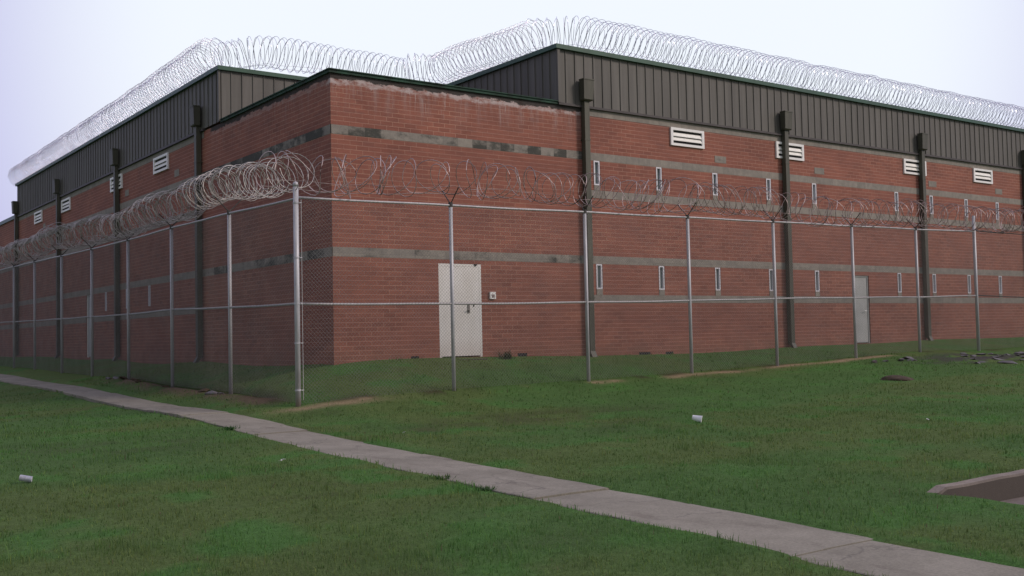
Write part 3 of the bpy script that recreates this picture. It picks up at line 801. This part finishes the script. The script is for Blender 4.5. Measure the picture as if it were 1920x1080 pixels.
# ------------------------------------------------------------------ razor wire coils
def coil(name, label, pts, rad, pitch, wire, mat, seed, tilt=.25, barbs=False, seg=22, jit=.12, strands=(), both=False):
    """a helix of varying pitch around a 3D polyline axis"""
    rg = np.random.default_rng(seed)
    P = np.array(pts, float); d = np.r_[0, np.cumsum(np.linalg.norm(np.diff(P, axis=0), axis=1))]; Lt = d[-1]
    # loop positions
    s = [0.0]; i = 0
    while s[-1] < Lt:
        pv = pitch(s[-1]) if callable(pitch) else pitch
        s.append(s[-1]+max(.04, pv*(1+rg.normal(0, jit*2)))); i += 1
    s = np.array(s); nl = len(s)-1
    th = np.linspace(0, 2*PI*nl, nl*seg+1); si = np.interp(th/(2*PI), np.arange(nl+1), s)
    si = np.clip(si, 0, Lt)
    ax = np.stack([np.interp(si, d, P[:, k]) for k in range(3)], -1)
    # smooth direction
    e = .5
    a2 = np.stack([np.interp(np.clip(si+e, 0, Lt), d, P[:, k]) for k in range(3)], -1); a1 = np.stack([np.interp(np.clip(si-e, 0, Lt), d, P[:, k]) for k in range(3)], -1)
    Tt = a2-a1; Tt /= np.linalg.norm(Tt, axis=1)[:, None]
    side = np.cross(Tt, np.array([0,0,1.])); side /= np.linalg.norm(side, axis=1)[:, None]; up = np.cross(side, Tt)
    li = th/(2*PI)
    rr = np.interp(li, np.arange(nl+1), (rad(s) if callable(rad) else rad)*(1+rg.normal(0, jit*.45, nl+1)))
    tl = np.interp(li, np.arange(nl+1), rg.normal(0, tilt, nl+1)); tl2 = np.interp(li, np.arange(nl+1), rg.normal(0, tilt, nl+1))
    oz = np.interp(li, np.arange(nl+1), rg.normal(0, jit*.10, nl+1))
    osx = np.interp(li, np.arange(nl+1), rg.normal(0, jit*.10, nl+1))
    c, sn = np.cos(th), np.sin(th)
    Q = ax+(rr*c+osx)[:, None]*side+(rr*sn+oz)[:, None]*up+(rr*(tl*sn+tl2*c))[:, None]*Tt
    V, F = tube_np(Q, wire, 3)
    Q2 = ax-(rr*np.cos(th+.4))[:, None]*side+(rr*sn+oz)[:, None]*up+(rr*tl2*sn)[:, None]*Tt
    # tube_np frame degenerates rarely; build explicit flat-ish ribbon
    Vs = [V]; Fs = [np.array(F)]; n = len(V)
    if both:
        V, F = tube_np(Q2, wire, 3); Vs.append(V); Fs.append(np.array(F)+n); n += len(V); Q = np.concatenate([Q, Q2])
    if barbs:
        st = 1
        m = len(Q)//st; q = Q[::st][:m]; tt = np.gradient(q, axis=0); tt /= np.linalg.norm(tt, axis=1)[:, None]
        rnd = rg.normal(0, 1, (m, 3)); nn = np.cross(tt, rnd); nn /= np.linalg.norm(nn, axis=1)[:, None]
        b = barbs
        B = np.stack([q-tt*b*1.1, q+nn*b*.5, q+tt*b*1.1, q-nn*b*.5], 1).reshape(-1, 3)
        Vs.append(B); Fs.append((np.arange(m)[:, None]*4+np.arange(4))+n); n += len(B)
    for (off, dz, w_) in strands:
        ss = np.arange(0, Lt, .4); A = np.stack([np.interp(ss, d, P[:, k]) for k in range(3)], -1)
        A[:, 2] += dz+rg.normal(0, .018, len(ss)); 
        V, F = tube_np(A+np.stack([np.interp(ss, si[::7], side[::7, k]) for k in range(3)], -1)*off, w_, 3)
        Vs.append(V); Fs.append(np.array(F)+n); n += len(V)
    o = mesh_np(name, np.concatenate(Vs), np.concatenate(Fs), mat)
    return tag(o, label, 'razor wire')
# rooftop: left far corner -> along left edge -> notch -> right edge
rp = []
def seg(a, b_, n=24):
    for t in np.linspace(0, 1, n)[:-1]: rp.append(tuple(a[k]+(b_[k]-a[k])*t for k in range(3)))
zc = TOPZ+.36
seg((.05,YL+.4,zc-.05),(.05,NY+.9,zc+.02),60); seg((.05,NY+.9,zc+.02),(.75,NY+.1,zc+.02),6); seg((.75,NY+.1,zc+.02),(NX-.6,NY+.05,zc-.05),20)
seg((NX-.6,NY+.05,zc-.05),(NX+.05,NY-.6,zc-.03),6); seg((NX+.05,NY-.6,zc-.03),(NX+.05,.8,zc+.04),16); seg((NX+.05,.8,zc+.04),(NX+.8,.05,zc+.06),6); seg((NX+.8,.05,zc+.06),(XR,.05,zc),110)
def lift(x, y):
    # the strand is stretched over the notch instead of lying in it
    return .22*float(sstep(.3,1.6,np.array(x))*(1-sstep(NX-.6,NX+.3,np.array(x))))+.12*float(1-sstep(0,9,np.array(max(0.,y-NY))))*(x < .3)+.18*float(sstep(1.5,4.5,np.array(y)))*(x > NX-.6)*(x < NX+.3)
rp = [(a, b_, c+.012*math.sin(i*.9)+lift(a, b_)) for i, (a, b_, c) in enumerate(rp)]
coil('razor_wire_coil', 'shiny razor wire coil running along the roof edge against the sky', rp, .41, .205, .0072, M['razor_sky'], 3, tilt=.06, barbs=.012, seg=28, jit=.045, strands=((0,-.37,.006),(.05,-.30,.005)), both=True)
# left fence coil: dense
lp = [(-2.0, y, zrL(y)+.52+.05*math.sin(y*1.3)+.07*math.sin(y*.45+1)) for y in np.arange(36, -2.85, -.3)]
coil('razor_wire_coil', 'dense tangled razor wire coil on top of the left chain link fence beside the sidewalk', lp, lambda s: .345, lambda s: .105+.05*math.sin(s*1.1)**2+(.12 if s > 37.6 else 0), .0088, M['razor'], 8, tilt=.32, barbs=.017, seg=20, jit=.24, strands=((0,-.31,.008),(.14,-.2,.006),(-.12,-.22,.006)))
# right fence coil: stretched, weathered
rp2 = [(x, -2.73, zrR(x)+.50+.05*math.sin(x*.8)-.10*sstep(6,12,np.array(x))) for x in np.arange(-2.75, 31, .3)]
coil('razor_wire_coil', 'sparse weathered razor wire coil stretched along the right chain link fence top', rp2, lambda s: .36, lambda s: .15+.08*math.sin(s*.9+1)**2, .0085, M['razor_old'], 21, tilt=.45, barbs=.014, seg=20, jit=.26, strands=((0,-.32,.006),(.15,-.2,.005)))

# ------------------------------------------------------------------ loose things
def blob(name, c, rx, ry, rz, mat, seed, rough=.25, sub=2, flat=.0):
    import bmesh
    bm = bmesh.new(); bmesh.ops.create_icosphere(bm, subdivisions=sub, radius=1)
    r_ = random.Random(seed); a = r_.uniform(0, 6.28)
    ph = [r_.uniform(0, 6) for _ in range(6)]
    for v in bm.verts:
        k = 1+rough*(math.sin(v.co.x*3+ph[0])*math.sin(v.co.y*2.7+ph[1])+.6*math.sin(v.co.z*4+ph[2]+v.co.x*2))+r_.uniform(-1,1)*rough*.25
        x, y, z = v.co.x*k*rx, v.co.y*k*ry, max(v.co.z, -.6)*k*rz
        v.co = (x*math.cos(a)-y*math.sin(a), x*math.sin(a)+y*math.cos(a), z)
    me = bpy.data.meshes.new(name); bm.to_mesh(me); bm.free()
    o = link(name, me, mat); o.location = c; return o
def chunk(name, c, rx, ry, rz, mat, seed):
    import bmesh
    r_ = random.Random(seed); bm = bmesh.new()
    for i in range(14):
        v = Vector((r_.gauss(0,1), r_.gauss(0,1), r_.gauss(0,1))).normalized()*r_.uniform(.75,1.1)
        bm.verts.new((v.x*rx, v.y*ry, v.z*rz))
    h = bmesh.ops.convex_hull(bm, input=bm.verts)
    bmesh.ops.delete(bm, geom=[e for e in h['geom_interior'] if isinstance(e, bmesh.types.BMVert)], context='VERTS')
    me = bpy.data.meshes.new(name); bm.to_mesh(me); bm.free()
    o = link(name, me, mat); o.location = c; o.rotation_euler = (r_.uniform(-.25,.25), r_.uniform(-.25,.25), r_.uniform(0,6.28)); return o
# rubble by the right end of the fence
rocks = []
rr_ = random.Random(99)
base_pts = [(18.3,-3.9),(18.8,-4.25),(19.5,-4.05),(20.2,-4.35),(20.7,-4.0),(21.2,-4.5),(21.9,-4.3),(22.6,-4.1),(17.3,-4.0),(18.1,-4.6),(19.9,-4.6),(22.0,-3.8),(20.8,-3.7),(19.2,-3.7),(23.1,-4.5),(14.9,-4.0),(17.8,-5.4),(18.2,-5.7),(14.1,-3.7),(14.6,-3.85),(13.6,-3.75),(15.6,-5.4),(16.0,-6.0),(16.3,-5.1),(17.1,-5.25),(18.6,-5.6),(17.6,-4.1),(18.3,-4.3),(19.0,-3.95),(19.6,-4.3),(20.3,-4.0),(18.0,-3.6),(20.9,-4.4),(21.6,-4.1),(19.3,-4.7),(15.1,-3.7),(20.0,-5.3),(16.9,-4.5),(22.3,-4.5),(21.0,-5.0)]
for i, (x, y) in enumerate(base_pts):
    s = rr_.uniform(.07,.17)
    o = chunk('concrete_chunk', (x, y, G(x,y)+s*.06), s*1.6, s*1.0, s*.42, M['stone'], i+1)
    tag(o, 'grey broken concrete chunk in the washed out ground near the right end of the fence', 'rubble', 'broken concrete chunks')
# stones in the eroded bank by left fence
for i, (x, y) in enumerate([(-2.25,7.3),(-2.3,7.9),(-2.15,6.6),(-2.25,1.2),(-2.2,1.8),(-2.3,.5),(-2.2,4.2),(-2.35,8.4),(-2.3,5.9)]):
    s = rr_.uniform(.07,.13)
    o = chunk('stone', (x, y, G(x,y)+s*.1), s*1.4, s, s*.5, M['stone'] if i % 2 else M['rubble_dirt'], i+50)
    tag(o, 'small rough stone in the bare dirt under the left chain link fence', 'stone', 'stones under the left fence')
# ant mound
o = blob('dirt_mound', (10.68,-6.34,G(10.68,-6.34)-.035), .42, .34, .12, M['rubble_dirt'], 77, .10, 3)
tag(o, 'low brown ant mound in the lawn in front of the grey door', 'mound')
# foam cup on its side
def cup(name, x, y, L_, r0, r1, rot, lab, mat, cat):
    mb = MB(); n = 18; V = []; F = []
    prof = [(r0*.85,0),(r0,.006),(r1,L_*.96),(r1*1.07,L_*.97),(r1*1.07,L_),(r1*.95,L_),(r0*.9,.02)]
    for (r, h) in prof:
        for i in range(n):
            a = 2*PI*i/n; V.append((h-L_/2, r*math.cos(a), r*math.sin(a)))
    for j in range(len(prof)-1):
        for i in range(n): k = (i+1) % n; F.append((j*n+i, j*n+k, (j+1)*n+k, (j+1)*n+i))
    F.append(tuple(range(n))); F.append(tuple((len(prof)-1)*n+i for i in range(n)))
    mb.add(V, F); o = mb.build(name, mat, None, True)
    o.location = (x, y, G(x,y)+r1+.015); o.rotation_euler = (0, .22, rot)
    return tag(o, lab, cat)
cup('foam_cup', 1.93, -8.70, .15, .038, .055, math.radians(-50), 'white foam cup lying on its side in the lawn before the fence', M['foam'], 'cup')
o = cup('drink_can', -7.85, -8.37, .125, .033, .033, math.radians(-20), 'pale grey crushed drink can lying in the grass at the left', simple('printed_can', (.50,.50,.56), .45, .2, .3, 25), 'can')
def scrap(x, y, s, seed, lab):
    r_ = random.Random(seed); mb = MB(); n = 5; V = []
    for i in range(n):
        for j in range(n):
            V.append(((i/(n-1)-.5)*s+r_.uniform(-.1,.1)*s, (j/(n-1)-.5)*s*.8+r_.uniform(-.1,.1)*s, r_.uniform(0,.3)*s))
    mb.add(V, [(i*n+j,(i+1)*n+j,(i+1)*n+j+1,i*n+j+1) for i in range(n-1) for j in range(n-1)])
    o = mb.build('paper_scrap', M['paper']); o.location = (x, y, G(x,y)+.03); o.rotation_euler = (.3,.1,r_.uniform(0,6)); tag(o, lab, 'litter')
scrap(-5.08,-8.72,.075,1,'small crumpled white paper scrap in the grass left of the sidewalk')
scrap(-2.35,-6.92,.05,2,'tiny pale paper scrap on the lawn between sidewalk and fence corner')
scrap(3.7,-11.6,.05,3,'tiny pale paper scrap on the lawn at the far right above the kerb')
# weeds: by white door, on sidewalk edge, rank grass
def weed(name, x, y, n, h, seed, label, col=(.045,.10,.03), spread=.25):
    r_ = np.random.default_rng(seed); V = []; F = []; k = 0; Cc = []
    for i in range(n):
        a = r_.uniform(0, 2*PI); l = h*r_.uniform(.5,1); bx, by = r_.normal(0, spread*.16, 2); ln = r_.uniform(.2,1.1); w = .006+.004*r_.random()
        pts = []
        for t in (0,.4,.75,1):
            pts.append((bx+math.cos(a)*ln*l*t*t, by+math.sin(a)*ln*l*t*t, l*(t-.35*ln*t*t)))
        for j, p in enumerate(pts):
            ww = w*(1-j/3.2); V += [(p[0]-math.sin(a)*ww, p[1]+math.cos(a)*ww, p[2]), (p[0]+math.sin(a)*ww, p[1]-math.cos(a)*ww, p[2])]
            b = r_.uniform(.7,1.3); Cc += [[c*b for c in col]]*2
        for j in range(3): F.append([k+2*j, k+2*j+1, k+2*j+3, k+2*j+2])
        k += 8
    o = mesh_np(name, V, F, M['blade'], col=np.array(Cc)); o.location = (x, y, G(x,y)-.01)
    return tag(o, label, 'weed')
weed('weed_clump', 4.35, -.25, 90, .30, 4, 'leafy weed clump against the brick wall right of the white door', (.05,.075,.035), .5)
weed('weed_clump', -4.42, -11.15, 70, .075, 5, 'grass tuft growing over the sidewalk edge near its crack', (.055,.125,.035), .5)
weed('weed_clump', -4.47, -12.1, 60, .08, 6, 'second grass tuft hanging over the near sidewalk edge', (.055,.125,.035), .4)
weed('weed_clump', -4.05, -4.5, 60, .10, 7, 'bright grass tuft at the near sidewalk edge left of the fence post', (.04,.11,.03), .4)

# ------------------------------------------------------------------ camera
f_px = 2011.0; yaw, pitch, roll = .9394, .04454, -.02119
QP = (2011.038, 0, 0, .939, .045, -.021)
fw = np.array([math.cos(yaw)*math.cos(pitch), math.sin(yaw)*math.cos(pitch), math.sin(pitch)])
r_ = np.array([math.sin(yaw), -math.cos(yaw), 0]); u_ = np.cross(r_, fw)
rt = r_*math.cos(roll)+u_*math.sin(roll); ut = -r_*math.sin(roll)+u_*math.cos(roll)
cam = bpy.data.cameras.new('camera'); co = bpy.data.objects.new('camera', cam); COL.objects.link(co)
cam.sensor_width = 36; cam.lens = f_px/1920*36; cam.clip_end = 2000; cam.clip_start = .05
mw = Matrix(((rt[0],ut[0],-fw[0],CAMX),(rt[1],ut[1],-fw[1],CAMY),(rt[2],ut[2],-fw[2],0),(0,0,0,1)))
co.matrix_world = mw; sc.camera = co

# ------------------------------------------------------------------ light
w = bpy.data.worlds.new('World'); sc.world = w; w.use_nodes = True
nt = w.node_tree; bg = nt.nodes['Background']
SUN_EL, SUN_AZ = math.radians(34), math.radians(-48)       # azimuth measured from +X towards +Y
sky = N(nt, 'ShaderNodeTexSky'); sky.sky_type = 'NISHITA'; sky.sun_disc = False; sky.sun_elevation = SUN_EL
sky.sun_rotation = math.radians(90)-SUN_AZ; sky.air_density = 1.2; sky.dust_density = 3
tc = N(nt, 'ShaderNodeTexCoord')
def dirn(az, el): return (math.cos(el)*math.cos(az), math.cos(el)*math.sin(az), math.sin(el))
def dot(v):
    d = N(nt, 'ShaderNodeVectorMath', operation='DOT_PRODUCT'); L(nt, tc.outputs['Generated'], d.inputs[0]); d.inputs[1].default_value = v; return d.outputs['Value']
glow = maprange(nt, dot(dirn(math.radians(52), math.radians(16))),   .855, .955)
base = mix(nt, glow, (5.7,5.6,8.7), (9.7,10.2,11.0))
back = maprange(nt, dot(dirn(math.radians(50), math.radians(10))), .5, -.3)
base = mix(nt, back, base, (5.7,5.5,6.1))
dim = maprange(nt, dot(dirn(math.radians(185), math.radians(5))), .3, .95)
base = mix(nt, math_(nt, 'MULTIPLY', dim, .65), base, (2.4,2.5,3.0))
hor = dot((0,0,1)); below = maprange(nt, hor, -.02, -.15)
skyc = mix(nt, .10, base, sky.outputs[0])
skyc = mix(nt, below, skyc, (.8,.9,.7))
L(nt, skyc, bg.inputs['Color']); bg.inputs['Strength'].default_value = .1
sun = bpy.data.lights.new('sun', 'SUN'); so = bpy.data.objects.new('sun', sun); COL.objects.link(so)
sun.energy = 1.75; sun.angle = math.radians(13); sun.color = (1, .86, .74)
so.rotation_euler = Vector(dirn(SUN_AZ, SUN_EL)).to_track_quat('Z', 'Y').to_euler()

sc.view_settings.view_transform = 'Standard'; sc.view_settings.look = 'None'; sc.view_settings.exposure = 0
sc.render.engine = 'CYCLES'
sc.cycles.use_denoising = True
sc.cycles.max_bounces = 5
